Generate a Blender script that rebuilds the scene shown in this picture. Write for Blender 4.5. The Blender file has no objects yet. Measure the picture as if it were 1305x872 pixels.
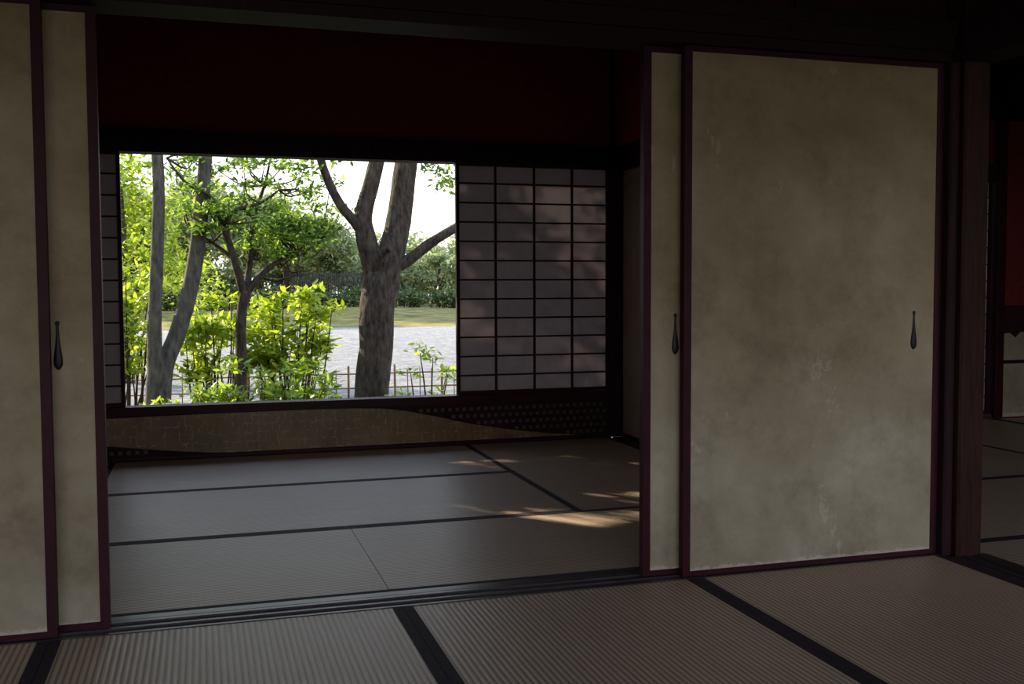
import bpy, math, random
import numpy as np
from mathutils import Vector, Matrix
random.seed(7); RNG=np.random.default_rng(11)
scene=bpy.context.scene; COL=scene.collection

# ------------------------------------------------------------------ materials
def new_mat(name):
    m=bpy.data.materials.new(name); m.use_nodes=True; nt=m.node_tree; nt.nodes.clear()
    out=nt.nodes.new('ShaderNodeOutputMaterial'); return m,nt,out
def N(nt,t,**k):
    n=nt.nodes.new(t)
    for a,b in k.items(): setattr(n,a,b)
    return n
def ramp(nt,fac,stops):
    r=N(nt,'ShaderNodeValToRGB'); e=r.color_ramp.elements
    while len(e)<len(stops): e.new(.5)
    for i,(p,c) in enumerate(stops):
        e[i].position=p; e[i].color=(c[0],c[1],c[2],1)
    nt.links.new(fac,r.inputs[0]); return r.outputs[0]
def coords(nt,scale=(1,1,1)):
    tc=N(nt,'ShaderNodeTexCoord'); mp=N(nt,'ShaderNodeMapping'); mp.inputs['Scale'].default_value=scale
    nt.links.new(tc.outputs['Object'],mp.inputs[0]); return mp.outputs[0]
def noise(nt,vec,scale,detail=4,rough=.6):
    n=N(nt,'ShaderNodeTexNoise'); n.inputs['Scale'].default_value=scale; n.inputs['Detail'].default_value=detail
    n.inputs['Roughness'].default_value=rough; nt.links.new(vec,n.inputs['Vector']); return n.outputs['Fac']
def mixc(nt,f,a,b,mode='MIX'):
    m=N(nt,'ShaderNodeMix',data_type='RGBA',blend_type=mode)
    for s,v in ((0,f),(6,a),(7,b)):
        if hasattr(v,'links'): nt.links.new(v,m.inputs[s])
        elif s==0: m.inputs[0].default_value=v
        else: m.inputs[s].default_value=(v[0],v[1],v[2],1)
    return m.outputs[2]
def math_(nt,op,a,b=None):
    m=N(nt,'ShaderNodeMath',operation=op)
    for i,v in enumerate((a,b)):
        if v is None: continue
        if hasattr(v,'links'): nt.links.new(v,m.inputs[i])
        else: m.inputs[i].default_value=v
    return m.outputs[0]
def principled(nt,out,col,rough=.6,spec=.4,bump=None,bs=.3,bd=.01):
    p=N(nt,'ShaderNodeBsdfPrincipled')
    if hasattr(col,'links'): nt.links.new(col,p.inputs['Base Color'])
    else: p.inputs['Base Color'].default_value=(col[0],col[1],col[2],1)
    p.inputs['Roughness'].default_value=rough; p.inputs['Specular IOR Level'].default_value=spec
    if bump is not None:
        b=N(nt,'ShaderNodeBump'); b.inputs['Strength'].default_value=bs; b.inputs['Distance'].default_value=bd
        nt.links.new(bump,b.inputs['Height']); nt.links.new(b.outputs[0],p.inputs['Normal'])
    nt.links.new(p.outputs[0],out.inputs[0]); return p
def noisy(name,c1,c2,scale=4,rough=.6,spec=.3,stretch=(1,1,1),bs=.2,bd=.004):
    m,nt,out=new_mat(name); v=coords(nt,stretch); f=noise(nt,v,scale)
    col=ramp(nt,f,[(.3,c1),(.7,c2)]); principled(nt,out,col,rough,spec,f,bs,bd); return m

def fusuma_paper(name,k=1.0):
    m,nt,out=new_mat(name); v=coords(nt)
    f1=noise(nt,v,1.5,8,.68); f2=noise(nt,v,5,8,.72); f3=noise(nt,v,45,3,.6)
    c=ramp(nt,f1,[(.32,(.205*k,.162*k,.105*k)),(.46,(.295*k,.245*k,.168*k)),(.60,(.36*k,.312*k,.228*k)),(.72,(.43*k,.385*k,.30*k))])
    c2=ramp(nt,f2,[(.33,(.58,.56,.53)),(.5,(.92,.91,.90)),(.62,(1,1,1))]); c=mixc(nt,.65,c,c2,'MULTIPLY')
    vs=coords(nt,(1,1,.6)); f4=noise(nt,vs,4.2,9,.72)
    fl=ramp(nt,f4,[(.615,(0,0,0)),(.635,(1,1,1)),(.645,(1,1,1)),(.68,(0,0,0))])
    c=mixc(nt,math_(nt,'MULTIPLY',fl,.30),c,(.55*k,.51*k,.44*k))
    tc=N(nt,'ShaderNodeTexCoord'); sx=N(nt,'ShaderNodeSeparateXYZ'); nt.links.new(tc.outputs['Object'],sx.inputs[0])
    g=ramp(nt,math_(nt,'DIVIDE',math_(nt,'ADD',sx.outputs[2],math_(nt,'MULTIPLY',noise(nt,v,2.2,4,.6),.5)),2.2),[(.15,(.96,1.01,1.09)),(.55,(.90,.88,.86)),(.95,(.72,.66,.58))])  # eave shade painted into the paper: pale and cool low, dark and warm high
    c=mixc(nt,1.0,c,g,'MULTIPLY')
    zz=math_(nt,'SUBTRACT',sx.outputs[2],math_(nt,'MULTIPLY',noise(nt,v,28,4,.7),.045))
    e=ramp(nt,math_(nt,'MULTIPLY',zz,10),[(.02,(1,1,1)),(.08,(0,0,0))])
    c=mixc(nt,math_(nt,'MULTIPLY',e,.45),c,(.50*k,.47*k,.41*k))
    principled(nt,out,c,.75,.15,f3,.12,.002); return m

def tatami(name,axis):
    m,nt,out=new_mat(name); tc=N(nt,'ShaderNodeTexCoord'); sx=N(nt,'ShaderNodeSeparateXYZ'); nt.links.new(tc.outputs['Object'],sx.inputs[0])
    a=sx.outputs[0 if axis=='Y' else 1]; b=sx.outputs[1 if axis=='Y' else 0]
    s=math_(nt,'SINE',math_(nt,'MULTIPLY',a,2*math.pi/.0165)); s=math_(nt,'ADD',math_(nt,'MULTIPLY',s,.5),.5)
    w=math_(nt,'SINE',math_(nt,'MULTIPLY',b,2*math.pi/.007)); w=math_(nt,'ADD',math_(nt,'MULTIPLY',w,.5),.5)
    sc=(1,14,1) if axis=='X' else (14,1,1)
    f=noise(nt,coords(nt,sc),6,4,.6); big=noise(nt,coords(nt),1.8,4,.5)
    c=ramp(nt,s,[(.0,(.31,.21,.150)),(.3,(.53,.390,.295)),(.6,(.74,.57,.45))])
    c=mixc(nt,.35,c,ramp(nt,w,[(0,(.75,.75,.75)),(1,(1.0,1.0,1.0))]),'MULTIPLY')
    c=mixc(nt,.6,c,ramp(nt,f,[(.3,(.72,.70,.68)),(.7,(1,1,1))]),'MULTIPLY')
    c=mixc(nt,.6,c,ramp(nt,big,[(.3,(.8,.77,.74)),(.7,(1,1,1))]),'MULTIPLY')
    principled(nt,out,c,.45,.45,s,.35,.002); return m

def leaf_mat(name,stops,tr,mixf=.5):
    m,nt,out=new_mat(name); g=N(nt,'ShaderNodeNewGeometry')
    c=ramp(nt,g.outputs['Random Per Island'],stops)
    p=N(nt,'ShaderNodeBsdfPrincipled'); nt.links.new(c,p.inputs['Base Color']); p.inputs['Roughness'].default_value=.45
    p.inputs['Specular IOR Level'].default_value=.4
    t=N(nt,'ShaderNodeBsdfTranslucent'); ct=mixc(nt,1.0,c,tr,'MULTIPLY'); nt.links.new(ct,t.inputs[0])
    mx=N(nt,'ShaderNodeMixShader'); mx.inputs[0].default_value=mixf
    nt.links.new(p.outputs[0],mx.inputs[1]); nt.links.new(t.outputs[0],mx.inputs[2]); nt.links.new(mx.outputs[0],out.inputs[0]); return m

M={}
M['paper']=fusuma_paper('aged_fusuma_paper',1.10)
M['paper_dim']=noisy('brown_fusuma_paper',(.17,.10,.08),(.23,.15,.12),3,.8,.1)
M['lacq']=noisy('red_black_lacquer',(.022,.0035,.007),(.036,.006,.011),8,.5,.15)
M['wood']=noisy('dark_post_wood',(.014,.005,.007),(.026,.010,.013),5,.6,.12,(12,12,1))
M['sill']=noisy('dark_track_wood',(.030,.022,.026),(.055,.042,.046),6,.36,.5,(1,14,14))
M['woodb']=noisy('brown_post_wood',(.014,.006,.006),(.040,.016,.012),6,.55,.12,(12,12,1))
M['red']=noisy('red_brown_plaster',(.16,.024,.030),(.21,.034,.040),30,.9,.05)
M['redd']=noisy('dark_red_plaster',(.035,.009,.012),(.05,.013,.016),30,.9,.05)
M['redr']=noisy('vermilion_brown_plaster',(.12,.022,.016),(.17,.03,.022),30,.9,.05)
M['ceil']=noisy('dark_ceiling_boards',(.020,.008,.010),(.035,.014,.016),5,.7,.1,(1,10,1))
M['dplast']=noisy('dark_plaster',(.03,.018,.018),(.05,.03,.028),10,.9,.1)
M['heri']=noisy('tatami_border_cloth',(.032,.023,.034),(.050,.038,.052),60,.8,.2)
M['tatY']=tatami('tatami_weave_y','Y'); M['tatX']=tatami('tatami_weave_x','X')
M['iron']=noisy('black_iron',(.006,.005,.006),(.014,.011,.012),20,.5,.3)
m,nt,out=new_mat('shoji_paper'); M['shoji']=m
d=N(nt,'ShaderNodeBsdfDiffuse'); t=N(nt,'ShaderNodeBsdfTranslucent'); mx=N(nt,'ShaderNodeMixShader')
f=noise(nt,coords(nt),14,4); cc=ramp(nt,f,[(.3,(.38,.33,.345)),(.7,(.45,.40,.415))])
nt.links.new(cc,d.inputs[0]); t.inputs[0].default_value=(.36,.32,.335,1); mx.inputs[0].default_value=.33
nt.links.new(d.outputs[0],mx.inputs[1]); nt.links.new(t.outputs[0],mx.inputs[2]); nt.links.new(mx.outputs[0],out.inputs[0])
m,nt,out=new_mat('ochre_gold_flecked_paper'); M['ochre']=m
v=coords(nt); f=noise(nt,v,5,6,.7); c=ramp(nt,f,[(.3,(.10,.06,.026)),(.7,(.23,.15,.065))])
br=N(nt,'ShaderNodeTexBrick'); br.inputs['Scale'].default_value=1; br.inputs['Brick Width'].default_value=.036; br.inputs['Row Height'].default_value=.05
br.offset=.13
br.inputs['Mortar Size'].default_value=.0022; br.inputs['Color1'].default_value=(0,0,0,1); br.inputs['Color2'].default_value=(0,0,0,1); br.inputs['Mortar'].default_value=(1,1,1,1)
sp=N(nt,'ShaderNodeSeparateXYZ'); nt.links.new(v,sp.inputs[0]); cb=N(nt,'ShaderNodeCombineXYZ')
nt.links.new(math_(nt,'ADD',sp.outputs[0],math_(nt,'MULTIPLY',noise(nt,v,20,3),.04)),cb.inputs[0]); nt.links.new(math_(nt,'ADD',sp.outputs[2],math_(nt,'MULTIPLY',noise(nt,v,14,3),.04)),cb.inputs[1]); nt.links.new(cb.outputs[0],br.inputs['Vector'])
fl=mixc(nt,1.0,br.outputs['Color'],ramp(nt,noise(nt,v,26,6,.75),[(.49,(0,0,0)),(.60,(1,1,1))]),'MULTIPLY')
c=mixc(nt,math_(nt,'MULTIPLY',fl,.8),c,(.48,.35,.15)); principled(nt,out,c,.45,.4,f,.1,.002)
M['check']=noisy('pattern_square',(.055,.035,.035),(.09,.06,.055),20,.5,.3)
# outdoors
M['bark']=noisy('bark',(.022,.017,.014),(.105,.080,.06),9,.9,.1,(3,3,1),.8,.03)
M['bark2']=noisy('pale_bark',(.05,.045,.038),(.16,.14,.115),8,.9,.1,(3,3,1),.6,.02)
m,nt,out=new_mat('gravel'); M['gravel']=m
v=coords(nt); f=noise(nt,v,9,8,.9); f2=noise(nt,coords(nt,(1,1.4,1)),2.2,7,.75)
c=ramp(nt,f,[(.38,(.24,.23,.215)),(.62,(.64,.62,.59))]); c=mixc(nt,.7,c,ramp(nt,f2,[(.40,(.60,.60,.61)),(.6,(1,1,1))]),'MULTIPLY')
principled(nt,out,c,.95,.05,f,1,.08)
M['moss']=noisy('mossy_soil',(.05,.045,.02),(.10,.13,.035),2.5,.95,.1,(1,1,1),.6,.05)
M['grass']=noisy('lawn_grass',(.10,.10,.03),(.30,.25,.09),1.2,.95,.05,(1,1,1),.5,.05)
M['bamboo']=noisy('bamboo',(.13,.065,.03),(.24,.13,.06),12,.6,.15)
M['roof']=noisy('roof_underside',(.02,.015,.013),(.04,.03,.025),4,.9,.1)
M['dfence']=noisy('dark_fence_wood',(.04,.04,.038),(.09,.085,.08),4,.9,.1)
YEL=[(0,(.12,.19,.015)),(.35,(.28,.39,.03)),(.7,(.47,.56,.05)),(1,(.64,.68,.11))]
GRN=[(0,(.045,.09,.025)),(.4,(.11,.20,.045)),(.8,(.26,.37,.07)),(1,(.46,.54,.11))]
MID=[(0,(.07,.13,.02)),(.5,(.22,.32,.04)),(1,(.48,.56,.09))]
FAR=[(0,(.18,.22,.11)),(.5,(.30,.36,.18)),(1,(.46,.50,.26))]  # paler greens, distance haze mixed into the leaf colour
M['leafY']=leaf_mat('leaf_yellow_green',YEL,(1.0,1.0,.6),.55)
M['leafG']=leaf_mat('leaf_dark_green',GRN,(1.3,1.35,.6),.48)
M['leafM']=leaf_mat('leaf_mid_green',MID,(1.2,1.25,.6),.5)
M['leafF']=leaf_mat('leaf_far_green',FAR,(1.1,1.1,.85),.45)
M['leafD']=leaf_mat('leaf_hedge_green',[(0,(.04,.065,.025)),(.6,(.09,.14,.045)),(1,(.20,.26,.08))],(1.1,1.1,.7),.35)

# ------------------------------------------------------------------ mesh builder
class MB:
    def __init__(s): s.v=[];s.f=[];s.m=[];s.mats=[];s.smooth=[]
    def mi(s,k):
        if k not in s.mats: s.mats.append(k)
        return s.mats.index(k)
    def add(s,vs,fs,k,sm=False):
        o=len(s.v); s.v+= [tuple(map(float,p)) for p in vs]; i=s.mi(k)
        for f in fs: s.f.append([a+o for a in f]); s.m.append(i); s.smooth.append(sm)
    def box(s,x0,x1,y0,y1,z0,z1,k):
        vs=[(x0,y0,z0),(x1,y0,z0),(x1,y1,z0),(x0,y1,z0),(x0,y0,z1),(x1,y0,z1),(x1,y1,z1),(x0,y1,z1)]
        s.add(vs,[(0,3,2,1),(4,5,6,7),(0,1,5,4),(1,2,6,5),(2,3,7,6),(3,0,4,7)],k)
    def bbox(s,x0,x1,y0,y1,z0,z1,k,c=.006):
        p=[(x0+c,y0),(x1-c,y0),(x1,y0+c),(x1,y1-c),(x1-c,y1),(x0+c,y1),(x0,y1-c),(x0,y0+c)]
        vs=[(a,b,z0) for a,b in p]+[(a,b,z1) for a,b in p]
        s.add(vs,[tuple(range(7,-1,-1)),tuple(range(8,16))]+[(i,(i+1)%8,(i+1)%8+8,i+8) for i in range(8)],k)
    def prism_xz(s,pts,y0,y1,k):
        n=len(pts); vs=[(a,y0,b) for a,b in pts]+[(a,y1,b) for a,b in pts]
        s.add(vs,[tuple(range(n)),tuple(range(2*n-1,n-1,-1))]+[(i+n,(i+1)%n+n,(i+1)%n,i) for i in range(n)],k)
    def tube(s,pts,rad,k,seg=8,sub=4,wob=0.0):
        P=[Vector(p) for p in pts]; Q=[];R=[]
        for i in range(len(P)-1):
            p0=P[max(i-1,0)];p1=P[i];p2=P[i+1];p3=P[min(i+2,len(P)-1)]
            for j in range(sub):
                t=j/sub
                Q.append(.5*((2*p1)+(p2-p0)*t+(2*p0-5*p1+4*p2-p3)*t*t+(3*p1-p0-3*p2+p3)*t**3)); R.append(rad[i]*(1-t)+rad[i+1]*t)
        Q.append(P[-1]);R.append(rad[-1]); vs=[];fs=[]
        ref=Vector((.3,.9,.1)).normalized()
        for i,q in enumerate(Q):
            d=(Q[min(i+1,len(Q)-1)]-Q[max(i-1,0)]).normalized()
            a=d.cross(ref)
            if a.length<.1: a=d.cross(Vector((1,0,0)))
            a.normalize(); b=d.cross(a)
            for j in range(seg):
                th=2*math.pi*j/seg; r=R[i]*(1+wob*math.sin(3*th+i*.7)+wob*random.uniform(-.6,.6))
                vs.append(q+a*r*math.cos(th)+b*r*math.sin(th))
        for i in range(len(Q)-1):
            for j in range(seg):
                fs.append((i*seg+j,i*seg+(j+1)%seg,(i+1)*seg+(j+1)%seg,(i+1)*seg+j))
        fs.append(tuple(range(seg-1,-1,-1))); fs.append(tuple((len(Q)-1)*seg+j for j in range(seg)))
        s.add(vs,fs,k,True)
    def leaves(s,C,L,k,W=.36,up=.25):
        n=len(C); th=RNG.uniform(0,2*np.pi,n); el=RNG.normal(up,.5,n)
        d=np.stack([np.cos(th)*np.cos(el),np.sin(th)*np.cos(el),np.sin(el)],1)
        r=RNG.normal(0,1,(n,3)); r[:,2]+=2.2; sd=np.cross(d,r); sd/=np.linalg.norm(sd,axis=1)[:,None]+1e-9
        nn=np.cross(sd,d); ln=(L*RNG.uniform(.65,1.25,n))[:,None]; w=ln*W*.5
        v=np.stack([C, C+d*ln*.3+sd*w, C+d*ln*.68+sd*w*.8-nn*ln*.05, C+d*ln-nn*ln*.12, C+d*ln*.68-sd*w*.8-nn*ln*.05, C+d*ln*.3-sd*w],1).reshape(-1,3)
        o=len(s.v); s.v+=list(map(tuple,v.tolist())); i=s.mi(k)
        s.f+=[[o+6*j+q for q in range(6)] for j in range(n)]; s.m+=[i]*n; s.smooth+=[False]*n
    def make(s,name,bevel=0):
        me=bpy.data.meshes.new(name); me.from_pydata(s.v,[],s.f)
        for k in s.mats: me.materials.append(M[k])
        me.polygons.foreach_set('material_index',s.m); me.polygons.foreach_set('use_smooth',s.smooth); me.update()
        ob=bpy.data.objects.new(name,me); COL.objects.link(ob)
        return ob

# ------------------------------------------------------------------ tatami
def mat_(x0,x1,y0,y1,axis,g=.0012):
    b=MB(); x0+=g;x1-=g;y0+=g;y1-=g; k='tatY' if axis=='Y' else 'tatX'; w=.029
    b.box(x0,x1,y0,y1,-.055,0,k)
    if axis=='Y':
        b.box(x0-.0005,x0+w,y0-.0005,y1+.0005,-.05,.0016,'heri'); b.box(x1-w,x1+.0005,y0-.0005,y1+.0005,-.05,.0016,'heri')
    else:
        b.box(x0-.0005,x1+.0005,y0-.0005,y0+w*.8,-.05,.0016,'heri'); b.box(x0-.0005,x1+.0005,y1-w*.8,y1+.0005,-.05,.0016,'heri')
    b.make('tatami_mat')
nx=[-3.27,-2.315,-1.36,-.404,.552,1.507,2.462]
for i in range(6):
    mat_(nx[i],nx[i+1],-1.93,-.018,'Y'); mat_(nx[i],nx[i+1],-3.84,-1.93,'Y')
mat_(-1.39,.545,.14,1.035,'X'); mat_(.545,2.44,.14,1.035,'X')
mat_(-.46,1.49,1.035,2.0,'X'); mat_(-.46,1.49,2.0,2.94,'X')
mat_(-1.39,-.46,1.035,2.94,'Y'); mat_(1.49,2.44,1.035,2.94,'Y')
for (a,b_,c,d_,ax) in [(2.62,4.38,.10,1.09,'X'),(2.62,4.38,1.09,2.06,'X'),(2.62,4.38,2.06,2.94,'X'),(4.38,5.34,1.09,2.94,'Y'),(5.34,6.3,1.09,2.90,'Y'),
    (4.38,6.3,.10,1.09,'X'),(2.62,4.45,-.86,.10,'X'),(4.45,6.3,-.86,.10,'X'),(2.62,4.45,-1.82,-.86,'X'),(4.45,6.3,-1.82,-.86,'X'),(2.62,4.45,-2.8,-1.82,'X'),(4.45,6.3,-2.8,-1.82,'X'),(2.62,4.45,-3.84,-2.8,'X'),(4.45,6.3,-3.84,-2.8,'X')]:
    mat_(a,b_,c,d_,ax)
b=MB(); b.box(-3.4,6.5,-3.95,3.08,-.14,-.058,'dplast'); b.make('floor')
b=MB(); b.box(-3.4,6.5,-3.95,3.08,2.42,2.47,'ceil')
for i in range(14): b.box(-3.3,6.4,-3.7+i*.5,-3.665+i*.5,2.39,2.42,'wood')
b.make('ceiling')

# ------------------------------------------------------------------ partition Y=0
b=MB()
b.box(-3.3,2.455,-.016,.137,-.055,-.004,'sill')
for y0,y1 in ((-.016,-.004),(.030,.040),(.078,.096),(.100,.137)): b.box(-3.3,2.455,y0,y1,-.004,.002,'sill')
b.make('trim_threshold')
b=MB()
b.box(-3.28,2.465,-.02,.13,1.702,1.735,'wood'); b.box(-3.28,2.465,-.035,.14,1.735,1.79,'wood'); b.box(-3.28,2.465,-.045,.15,1.79,1.83,'wood')
b.make('trim_lintel')
b=MB(); b.box(-3.28,2.465,.02,.09,1.83,2.42,'redd')
for x in (-1.42,.55,1.9): b.box(x-.03,x+.03,.005,.105,1.83,2.42,'wood')
b.box(-3.28,-1.50,.02,.09,0.002,1.70,'dplast'); b.make('wall_partition')
def fusuma(x0,x1,y0,handle,name='fusuma_sliding_door'):
    b=MB(); t=.028; fw=.026
    b.box(x0+fw,x1-fw,y0+.003,y0+t-.003,.020,1.682,'paper')
    b.box(x0,x0+fw,y0,y0+t,.003,1.70,'lacq'); b.box(x1-fw,x1,y0,y0+t,.003,1.70,'lacq')
    b.box(x0+fw,x1-fw,y0,y0+t,.003,.020,'lacq'); b.box(x0+fw,x1-fw,y0,y0+t,1.682,1.70,'lacq')
    prof=[(.855,.002),(.852,.0055),(.846,.006),(.841,.0035),(.825,.0038),(.80,.0055),(.78,.008),(.76,.0108),(.745,.0120),(.735,.0112),(.727,.0075),(.722,.002)]
    vs=[];fs=[];sg=12
    for z,r in prof:
        for j in range(sg):
            a=2*math.pi*j/sg; vs.append((handle+r*math.cos(a),y0+.002+.55*r*math.sin(a),z))
    for i in range(len(prof)-1):
        for j in range(sg): fs.append((i*sg+j,i*sg+(j+1)%sg,(i+1)*sg+(j+1)%sg,(i+1)*sg+j))
    fs.append(tuple(range(sg))); fs.append(tuple((len(prof)-1)*sg+j for j in range(sg)))
    b.add(vs,fs,'iron',True)
    return b.make(name)
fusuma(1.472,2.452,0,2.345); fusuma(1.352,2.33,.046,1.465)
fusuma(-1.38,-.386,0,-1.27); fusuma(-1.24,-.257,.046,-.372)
b=MB(); b.bbox(2.456,2.495,-.03,.10,0,1.70,'wood'); b.bbox(2.495,2.60,-.055,.06,-.05,2.42,'woodb',.008); b.make('wooden_post')
b=MB(); b.bbox(-1.50,-1.385,-.055,.06,0.003,1.70,'wood',.008); b.make('wooden_post')

# ------------------------------------------------------------------ right side of near room
b=MB(); b.box(2.465,2.615,-3.84,-.057,-.055,-.003,'sill')
for x0,x1 in ((2.465,2.48),(2.52,2.53),(2.57,2.615)): b.box(x0,x1,-3.84,-.057,-.003,.003,'sill')
b.make('trim_threshold_side')
b=MB(); b.box(2.47,2.61,-3.84,-.057,1.70,1.83,'wood'); b.box(2.50,2.58,-3.84,-.057,1.83,2.42,'redd'); b.box(2.47,2.61,-3.84,-2.1,0.003,1.70,'dplast'); b.make('wall_right')
b=MB(); b.bbox(2.47,2.60,-2.1,-1.98,0.003,1.70,'wood',.008); b.make('wooden_post')
b=MB(); b.box(-3.4,-3.28,-3.95,3.08,-.055,2.42,'dplast'); b.make('wall_left')
b=MB(); b.box(6.32,6.44,-3.95,3.08,-.055,2.42,'dplast'); b.make('wall_far_right')
b=MB(); b.box(-3.28,6.32,-3.95,-3.85,1.95,2.42,'redd'); b.box(-3.28,6.32,-3.96,-3.84,1.85,1.95,'wood')
for x in (-3.22,-.4,2.47,4.4,6.2): b.box(x,x+.11,-3.96,-3.85,-.05,1.85,'wood')
b.make('wall_veranda')

# ------------------------------------------------------------------ inner room side walls
b=MB()
b.box(2.47,2.56,.14,2.94,1.80,2.42,'red'); b.box(2.455,2.575,.14,2.94,1.684,1.80,'wood'); b.make('wall_inner_right')
b=MB(); b.box(2.455,2.60,.14,2.94,-.055,.003,'sill'); b.make('trim_threshold_inner')
def side_door(y0,y1,x0):
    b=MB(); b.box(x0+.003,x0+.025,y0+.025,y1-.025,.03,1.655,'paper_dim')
    b.box(x0,x0+.028,y0,y0+.025,.004,1.68,'lacq'); b.box(x0,x0+.028,y1-.025,y1,.004,1.68,'lacq')
    b.box(x0,x0+.028,y0+.025,y1-.025,.004,.03,'lacq'); b.box(x0,x0+.028,y0+.025,y1-.025,1.655,1.68,'lacq')
    b.tube([(x0-.004,y0+.12,.86),(x0-.004,y0+.12,.80),(x0-.004,y0+.12,.745),(x0-.004,y0+.12,.73)],[.004,.005,.011,.003],'iron',8,3)
    b.make('fusuma_sliding_door')
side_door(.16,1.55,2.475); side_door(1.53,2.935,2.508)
b=MB(); b.box(-1.47,-1.40,.14,2.95,-.055,2.42,'red'); b.make('wall_inner_left')

# ------------------------------------------------------------------ window wall
b=MB()
b.box(-3.28,2.6,2.97,3.06,1.80,2.42,'red'); b.box(2.6,6.32,2.97,3.06,1.80,2.42,'redr')
b.box(-3.28,-1.40,2.97,3.06,-.055,1.80,'dplast')
b.box(-1.40,2.455,2.965,3.06,-.055,.25,'dplast')
b.box(2.62,6.32,2.945,2.965,2.10,2.42,'wood')
b.box(5.43,6.32,2.96,3.06,-.055,1.80,'redr')
b.box(5.43,6.32,2.95,2.96,0.003,.61,'paper')
b.make('wall_back')
b=MB(); jag=[(5.43,.80),(5.43,.60)]
x=5.43
while x<6.3:
    x+=random.uniform(.03,.09); jag.append((min(x,6.32),.60+random.uniform(-.06,.03)))
jag.append((6.32,.80)); b.prism_xz(jag,2.943,2.950,'ceil'); b.box(5.43,6.32,2.942,2.95,.385,.41,'wood'); b.make('painted_wall_panel')
b=MB()
b.box(-1.40,2.444,2.94,3.05,.25,.296,'lacq'); b.box(-1.40,2.444,2.93,3.05,1.68,1.80,'wood')
b.box(2.62,5.36,2.93,3.05,1.68,1.80,'wood'); b.box(2.62,5.36,2.945,3.05,-.055,.03,'sill')
b.make('window_1')
b=MB(); b.bbox(2.445,2.618,2.942,3.065,0.003,2.42,'wood'); b.make('wooden_post')
b=MB(); b.bbox(5.362,5.43,2.91,3.04,0.003,2.10,'lacq'); b.make('wooden_post')
b=MB(); b.box(-1.395,2.44,2.956,2.964,.02,.248,'ceil'); b.box(-1.395,2.44,2.942,2.964,0.002,.02,'lacq')
top=[(-1.39,.225),(-.9,.235),(-.48,.238),(0,.244),(.5,.246),(.84,.244),(1.0,.236),(1.15,.215),(1.35,.170),(1.54,.122),(1.8,.075),(2.04,.042),(2.25,.026)]
bot=[(-1.39,.15),(-.9,.12),(-.48,.085),(-.25,.055),(0,.03),(.15,.022)]
b.prism_xz(top[::-1]+bot,2.952,2.956,'ochre')
def inside(x,z):
    zt=np.interp(x,[p[0] for p in top],[p[1] for p in top]); zb=np.interp(x,[p[0] for p in bot],[p[1] for p in bot])
    return zb-.012<z<zt+.012
for i in range(86):
    for j in range(5):
        x=-1.36+i*.044+(j%2)*.022; z=.045+j*.042
        if x<2.42 and not inside(x,z): b.box(x-.010,x+.010,2.951,2.956,z-.010,z+.010,'check')
b.make('patterned_dado_panel')
def shoji(x0,x1,z0,z1,cols,rows,y0=2.97):
    b=MB(); fw=.02; b.box(x0+.005,x1-.005,y0+.018,y0+.0195,z0+.005,z1-.005,'shoji')
    b.box(x0,x0+fw,y0,y0+.027,z0,z1,'lacq'); b.box(x1-fw,x1,y0,y0+.027,z0,z1,'lacq')
    b.box(x0+fw,x1-fw,y0,y0+.027,z0,z0+.022,'lacq'); b.box(x0+fw,x1-fw,y0,y0+.027,z1-.012,z1,'lacq')
    for i in range(1,cols):
        x=x0+(x1-x0)*i/cols; b.box(x-.006,x+.006,y0+.002,y0+.018,z0+.02,z1-.012,'lacq')
    for i in range(1,rows):
        z=z0+(z1-z0)*i/rows; b.box(x0+fw,x1-fw,y0+.001,y0+.0175,z-.005,z+.005,'lacq')
    return b.make('shoji_screen')
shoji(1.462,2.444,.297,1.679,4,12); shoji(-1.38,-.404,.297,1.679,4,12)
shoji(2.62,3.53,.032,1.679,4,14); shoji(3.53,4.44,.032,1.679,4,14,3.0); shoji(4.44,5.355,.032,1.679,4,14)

# ------------------------------------------------------------------ roof
b=MB()
b.box(-3.6,6.7,-3.95,3.08,2.471,2.52,'roof')
b.add([(-3.6,3.0,2.52),(6.7,3.0,2.52),(6.7,4.15,2.16),(-3.6,4.15,2.16),(-3.6,3.0,2.57),(6.7,3.0,2.57),(6.7,4.15,2.22),(-3.6,4.15,2.22)],[(0,1,2,3),(7,6,5,4),(3,2,6,7),(0,3,7,4),(1,5,6,2)],'roof')
b.add([(-3.6,-3.9,2.52),(6.7,-3.9,2.52),(6.7,-4.9,2.20),(-3.6,-4.9,2.20),(-3.6,-3.9,2.57),(6.7,-3.9,2.57),(6.7,-4.9,2.26),(-3.6,-4.9,2.26)],[(3,2,1,0),(4,5,6,7),(7,6,2,3),(4,7,3,0),(2,6,5,1)],'roof')
b.make('roof')
b=MB()
for x in (-3.2,0,3,6):
    for y in (-3.8,0,2.98): b.box(x-.07,x+.07,y-.07,y+.07,-.51,-.141,'wood')
b.make('foundation_posts')

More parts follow.
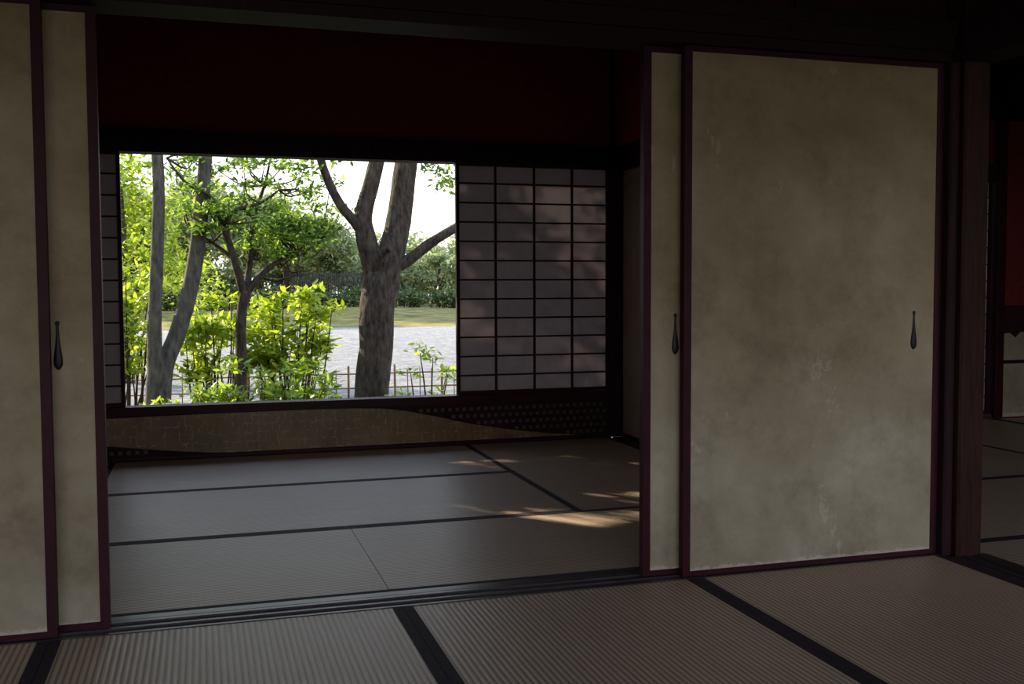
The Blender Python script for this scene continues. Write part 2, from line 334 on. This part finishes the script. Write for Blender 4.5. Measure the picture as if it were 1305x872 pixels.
# ------------------------------------------------------------------ ground
def sheet(name,x0,x1,y0,y1,zf,k,nx_=60,ny=60):
    b=MB(); vs=[];fs=[]
    for j in range(ny+1):
        for i in range(nx_+1):
            x=x0+(x1-x0)*i/nx_; y=y0+(y1-y0)*j/ny; vs.append((x,y,zf(x,y)))
    for j in range(ny):
        for i in range(nx_):
            a=j*(nx_+1)+i; fs.append((a,a+1,a+nx_+2,a+nx_+1))
    b.add(vs,fs,k,True); return b.make(name)
sheet('ground_gravel',-60,90,-60,37,lambda x,y:-.52,'gravel',10,10)
sheet('ground_moss_bed',-7,12,4.6,9.6,lambda x,y:-.5+.04*math.sin(x*1.7)*math.sin(y*2.1)-.06*(abs(y-7.1)/2.5)**4,'moss')
sheet('ground_dark_added',-40,50,-50,-4.1,lambda x,y:-.49+.02*math.sin(x*1.1)*math.sin(y*.9),'moss',40,30)  # unseen dark ground behind the camera, added to cut light bounced upward
def bank(x,y): return -.56+min(1,max(0,(y-34.0)/12))*.52+.07*math.sin(x*.45+y*.1)*min(1,max(0,(y-34)/6))
sheet('grass_bank',-60,90,33,95,bank,'grass')

# ------------------------------------------------------------------ garden trees
def clusters(centers,rad,n,flat=.5):
    out=[]
    for c in centers:
        k=RNG.normal(0,1,(n,3)); k/=np.linalg.norm(k,axis=1)[:,None]; k*=RNG.uniform(.1,1,(n,1))**.6
        out.append(np.array(c)+k*np.array([rad,rad,rad*flat]))
    return np.concatenate(out)
def canopy(cx,cy,cz,rx,ry,rz,n):
    k=RNG.normal(0,1,(n,3)); k/=np.linalg.norm(k,axis=1)[:,None]; k*=RNG.uniform(.15,1,(n,1))**.45
    return np.array([cx,cy,cz])+k*np.array([rx,ry,rz])
def twigs(b,origin_pts,cents,k,r=.010):
    for c in cents:
        o=min(origin_pts,key=lambda p:(p[0]-c[0])**2+(p[1]-c[1])**2+(p[2]-c[2])**2+ (0 if p[2]<c[2] else .3))
        mid=[(o[i]+c[i])/2+random.uniform(-.06,.06) for i in range(3)]; mid[2]-=.04
        b.tube([o,mid,tuple(c)],[r*1.6,r,r*.35],k,5,3)
SUN=Vector((.82,-1,-.524))
# leaves dropped along the sun rays to shape the light patches on the mats
def gaps(C):
    u=C[:,0]+.82*(C[:,1]-5); v=C[:,2]-.524*(C[:,1]-5)
    g=np.zeros(len(C),bool)
    for cu,cv,ru,rv in ((-1.84,2.14,.31,.11),(-1.10,1.97,.34,.10)):
        g|=((u-cu)/ru)**2+((v-cv)/rv)**2<1
    return ~g
def gl(C): return C[gaps(C)]
# tree A
b=MB()
b.tube([(-.42,7,-.56),(-.42,7,-.2),(-.41,7,.2),(-.415,7,.6),(-.385,7,1.07),(-.35,7.02,1.79),(-.36,7.05,2.51),(-.30,7.1,3.4)],[.17,.11,.075,.064,.06,.055,.05,.03],'bark2',12,4,.04)
b.tube([(-.38,7.02,-.3),(-.34,7.05,.2),(-.20,7.1,.56),(-.08,7.1,1.0),(.01,7.1,1.57),(.07,7.1,2.17),(.12,7.1,2.8),(.3,7.2,3.5)],[.10,.085,.08,.076,.07,.062,.055,.03],'bark2',12,4,.04)
b.tube([(-.355,7.05,2.3),(-.8,7.0,2.6),(-1.5,6.95,2.9),(-2.3,6.9,3.1)],[.045,.04,.032,.015],'bark2',8,4,.04)
cA=list(canopy(-.3,7.3,3.15,1.3,1.1,.65,42))+[(-.62,7.3,2.1),(-.5,7.4,2.2)]
cA_block=list(canopy(-2.0,7.0,2.95,1.1,.6,.9,60))  # extra clump out of view, added to keep sun off the window
twigs(b,[(-.34,7.05,2.5),(.12,7.1,2.8),(-.3,7.1,3.3),(.2,7.15,3.2)],cA[:26]+cA[-2:],'bark2')
twigs(b,[(-.8,7.0,2.6),(-1.5,6.95,2.9),(-2.3,6.9,3.1)],cA_block[:30],'bark2',.007)
b.leaves(gl(clusters(cA,.26,55)),.085,'leafM'); b.leaves(gl(clusters(cA_block,.26,75)),.10,'leafM',W=.5); b.make('garden_tree')
# tree B
b=MB(); trunkB=[(.345,7.1,-.55),(.35,7.1,-.1),(.36,7.1,.35),(.37,7.1,.7),(.41,7.1,.92)]
b.tube(trunkB,[.085,.06,.052,.05,.055],'bark',10,4,.05)
br=[[(.40,7.1,.88),(.31,7.08,1.22),(.21,7.05,1.55),(.10,7.0,1.80),(-.11,7.0,1.92),(-.27,7,2.14)],
 [(.41,7.1,.88),(.55,7.12,1.06),(.72,7.2,1.20),(.9,7.25,1.30),(1.1,7.3,1.45)],
 [(.41,7.1,.9),(.47,7.2,1.25),(.50,7.3,1.6),(.62,7.35,1.95),(.7,7.4,2.3)],
 [(.21,7.05,1.55),(.35,6.95,1.68),(.55,6.9,1.74),(.72,6.85,1.86)],
 [(.31,7.08,1.22),(.12,7.2,1.38),(-.08,7.3,1.5)],
 [(.55,7.12,1.06),(.7,6.95,1.02),(.88,6.85,1.08)]]
for i,q in enumerate(br): b.tube(q,np.linspace([.042,.038,.035,.026,.022,.02][i],.008,len(q)),'bark',8,4,.04)
pts=[p for q in br for p in q[1:]]
cB=list(canopy(.58,7.35,1.75,.80,.75,.48,52))+list(canopy(.88,7.3,1.40,.45,.5,.22,26))+list(canopy(.1,7.4,2.15,.5,.5,.12,8))
cB=[c for c in cB if not (c[0]<.9 and c[2]<1.3 and c[1]<7.2)]
twigs(b,pts,cB,'bark',.008); b.leaves(clusters(cB,.17,66,.40),.074,'leafG'); b.make('garden_tree')
# tree C
b=MB()
b.tube([(1.58,7,-.6),(1.585,7,-.35),(1.60,7,-.1),(1.63,7,.35),(1.66,7,.75),(1.70,7,1.0),(1.79,7,1.25),(1.90,7.05,1.70),(1.97,7.05,2.21),(2.02,7.1,2.7),(2.1,7.2,3.5)],[.25,.20,.17,.165,.175,.18,.135,.12,.11,.09,.05],'bark',16,5,.05)
b.tube([(1.68,7,.85),(1.62,7,1.15),(1.55,6.98,1.42),(1.53,6.97,1.66),(1.62,6.97,2.02),(1.70,6.97,2.4),(1.72,7,3.2)],[.12,.11,.10,.085,.078,.07,.04],'bark',12,4,.05)
b.tube([(1.55,6.98,1.45),(1.44,6.95,1.58),(1.30,6.93,1.74),(1.17,6.9,2.0),(1.07,6.9,2.3),(.9,6.9,2.8)],[.065,.052,.045,.042,.038,.022],'bark',10,4,.05)
b.tube([(1.76,7,1.12),(1.94,6.95,1.2),(2.14,6.9,1.36),(2.40,6.85,1.52),(2.8,6.8,1.75),(3.2,6.8,1.9)],[.07,.058,.05,.045,.035,.015],'bark',10,4,.05)
b.tube([(1.60,6.97,1.05),(1.66,6.8,1.25),(1.73,6.7,1.32)],[.05,.04,.036],'bark',8,3,.05)
cC=canopy(1.8,7.1,3.15,1.5,1.2,.65,50); twigs(b,[(2.05,7.1,3.0),(1.72,7,2.9),(.95,6.9,2.7)],cC[:30],'bark')
cC2=[(2.2,6.9,2.12),(2.38,6.95,2.02),(2.42,6.9,2.22),(2.28,7.0,2.3),(2.1,6.9,2.3),(2.3,6.9,1.95),(.95,6.9,2.15),(1.2,6.95,2.25),(1.35,7.0,2.2),(2.6,6.9,2.0)]
twigs(b,[(2.1,7.1,2.9),(1.07,6.9,2.3)],cC2,'bark',.007)
b.leaves(clusters(list(cC)+cC2,.17,60),.08,'leafG'); b.make('garden_tree')

def shrub(name,cents,rad,n,L,k,ground=-.5,flat=.6,W=.36,filt=False):
    b=MB(); cents=[tuple(c) for c in cents]
    mx_=sum(c[0] for c in cents)/len(cents); my_=sum(c[1] for c in cents)/len(cents)
    base=[(c[0]*.5+mx_*.5+random.uniform(-.08,.08),c[1]*.5+my_*.5,ground-.04) for c in cents]
    for c,o in zip(cents,base):
        mid=((c[0]+o[0])/2+random.uniform(-.04,.04),(c[1]+o[1])/2,(c[2]+o[2])/2)
        b.tube([o,mid,c],[.013,.009,.004],'bark',5,3)
    C=clusters(cents,rad,n,flat)
    if filt: C=gl(C)
    b.leaves(C,L,k,W); return b.make(name)
def rc(n,x0,x1,y0,y1,z0,z1):
    return [(random.uniform(x0,x1),random.uniform(y0,y1),random.uniform(z0,z1)) for _ in range(n)]
shrub('garden_shrub',rc(40,-.1,1.15,5.9,6.5,-.35,.10)+[(.25,6.1,.28),(.9,6.2,.25),(.75,6.1,.2),(.5,6.2,.15)],.15,46,.09,'leafM')
shrub('garden_shrub',rc(34,.5,1.22,7.5,8.2,.1,.74)+[(.8,7.6,.86),(1.0,7.7,.84),(1.3,7.7,.72),(1.1,7.7,.88)],.16,52,.105,'leafY',W=.42)
shrub('garden_shrub',rc(30,-.15,.5,7.6,8.4,.05,.68)+[(.1,7.8,.8),(.3,7.7,.82)],.16,50,.105,'leafY',W=.42)
shrub('garden_shrub',rc(38,-1.2,-.45,7.6,8.6,.1,1.1),.17,52,.10,'leafY',W=.42)
shrub('garden_shrub',rc(18,-.7,-.25,5.8,6.4,-.4,-.05),.13,34,.085,'leafY')
shrub('garden_shrub',rc(14,1.75,2.6,6.3,6.9,-.35,.15)+[(1.95,6.4,.36),(2.1,6.5,.28)],.12,26,.08,'leafY')
# unseen leaf clump, added to block the low sun at the window
shrub('sun_block_clump',rc(250,-3.0,-.80,4.6,5.4,.2,3.1),.20,85,.10,'leafG',flat=.8,W=.6,filt=True)

def bg_tree(x,y,h,rx,rz,n,L,k,cz=None,name='background_tree',g=-.5,r=.12,lumps=16):
    b=MB(); cz=cz if cz else h-rz
    b.tube([(x,y,g-.1),(x+.05*h*.2,y,g+(cz-g)*.5),(x,y,cz),(x,y,cz+rz*.6)],[r*1.3,r,r*.7,r*.2],'bark',8,4,.05)
    ls=canopy(x,y,cz,rx*.75,rx*.75,rz*.75,lumps)
    for l in ls: b.tube([(x,y,max(g+.5,cz-rz*.6)),tuple((np.array([x,y,cz])+l)/2),tuple(l)],[r*.4,r*.25,r*.08],'bark',5,2)
    b.leaves(clusters(ls,rx*.42,n//lumps,.7),L,k); return b.make(name)
bg_tree(-1.15,14,3.6,1.5,1.7,8000,.12,'leafY',1.55)
random.seed(3)
for x,y,h in [(-6,49,8.2),(-3.3,48,6.4),(-.6,50,7.4),(2.0,49,5.8),(4.2,51,6.6),(6.4,52,5.2),(-8.5,51,9)]:
    bg_tree(x,y,h,2.3,h*.42,6500,.30,'leafF',g=0,r=.14,lumps=22)
for i in range(10):
    x=-10+i*3.4; bg_tree(x,62+random.uniform(-2,3),random.uniform(6.5,8.2) if x<7 else random.uniform(4.2,5.0),3.4,3.0 if x<7 else 2.1,5500,.40,'leafF',g=0,r=.3,lumps=20)
for i in range(14):
    x=-8+i*2.1; bg_tree(x,54+random.uniform(-1,1),random.uniform(3.4,4.4) if x<8 else random.uniform(2.8,3.5),1.8,1.7,3400,.27,'leafF',g=0,r=.1,lumps=12,cz=1.7)
b=MB()
hc=[(random.uniform(-12,18),random.uniform(47.4,48.8),random.uniform(.15,.75)) for _ in range(130)]
for c in hc: b.tube([(c[0],c[1],-.15),(c[0]+.05,c[1],c[2])],[.04,.02],'bark',5,1)
b.leaves(clusters(hc,.62,150,.7),.20,'leafD',W=.5); b.make('low_hedge')
b=MB()
for i in range(46): b.box(4.4+i*.11,4.44+i*.11,50.4,50.45,-.1,1.75+.05*(i%3==0),'dfence')
for z in (.6,1.2,1.65): b.box(4.4,9.4,50.45,50.5,z,z+.07,'dfence')
b.make('distant_wooden_fence')
b=MB()
for i in range(44):
    x=-2+i*.16+random.uniform(-.012,.012); h=(-.08 if i%4==0 else -.13)+random.uniform(-.015,.015)
    b.tube([(x,10.5,-.56),(x+random.uniform(-.008,.008),10.5,h)],[.007 if i%4 else .015]*2,'bamboo',7,1)
for z in (-.38,-.19): b.tube([(-2,10.48,z),(4.9,10.48,z)],[.010,.010],'bamboo',7,1)
b.make('bamboo_fence')

# ------------------------------------------------------------------ light
w=bpy.data.worlds.new('sky'); scene.world=w; w.use_nodes=True; nt=w.node_tree; nt.nodes.clear()
o=N(nt,'ShaderNodeOutputWorld'); bg=N(nt,'ShaderNodeBackground'); tc=N(nt,'ShaderNodeTexCoord'); sx=N(nt,'ShaderNodeSeparateXYZ')
nt.links.new(tc.outputs['Generated'],sx.inputs[0])
c=ramp(nt,sx.outputs[2],[(0,(1.0,.95,.88)),(.12,(.95,.965,.98)),(.45,(.60,.72,.95)),(1,(.36,.51,.85))])
nt.links.new(c,bg.inputs[0]); bg.inputs[1].default_value=2.55; nt.links.new(bg.outputs[0],o.inputs[0])
L=bpy.data.lights.new('sun','SUN'); L.energy=13; L.angle=.009; L.color=(1,.88,.66)
so=bpy.data.objects.new('sun',L); COL.objects.link(so)
so.rotation_euler=SUN.to_track_quat('-Z','Y').to_euler(); so.location=(-10,14,10)
def portal(name,loc,rot,sx_,sy_):
    l=bpy.data.lights.new(name,'AREA'); l.shape='RECTANGLE'; l.size=sx_; l.size_y=sy_; l.cycles.is_portal=True
    ob=bpy.data.objects.new(name,l); COL.objects.link(ob); ob.location=loc; ob.rotation_euler=rot
portal('window_portal',(.53,3.08,.99),(-math.pi/2,0,0),1.9,1.42)
portal('veranda_portal',(1.5,-3.98,.90),(math.pi/2,0,0),9.6,1.9)

# ------------------------------------------------------------------ camera
a,bb,cr=-.2966,-.0533,-.004
ca,sa=math.cos(a),math.sin(a); R=Vector((ca,sa,0)); f0=Vector((-sa,ca,0)); U0=Vector((0,0,1))
F=f0*math.cos(bb)+U0*math.sin(bb); U=R.cross(F)
r_=R*math.cos(cr)+U*math.sin(cr); u_=-R*math.sin(cr)+U*math.cos(cr)
cam=bpy.data.cameras.new('camera'); cam.sensor_width=36; cam.lens=1296.5/1305*36; cam.clip_start=.05; cam.clip_end=300
co=bpy.data.objects.new('camera',cam); COL.objects.link(co)
mt=Matrix((r_,u_,-F)).transposed().to_4x4(); mt.translation=(0,-2.9396,.9396); co.matrix_world=mt
scene.camera=co
scene.view_settings.view_transform='Standard'
scene.view_settings.look='None'
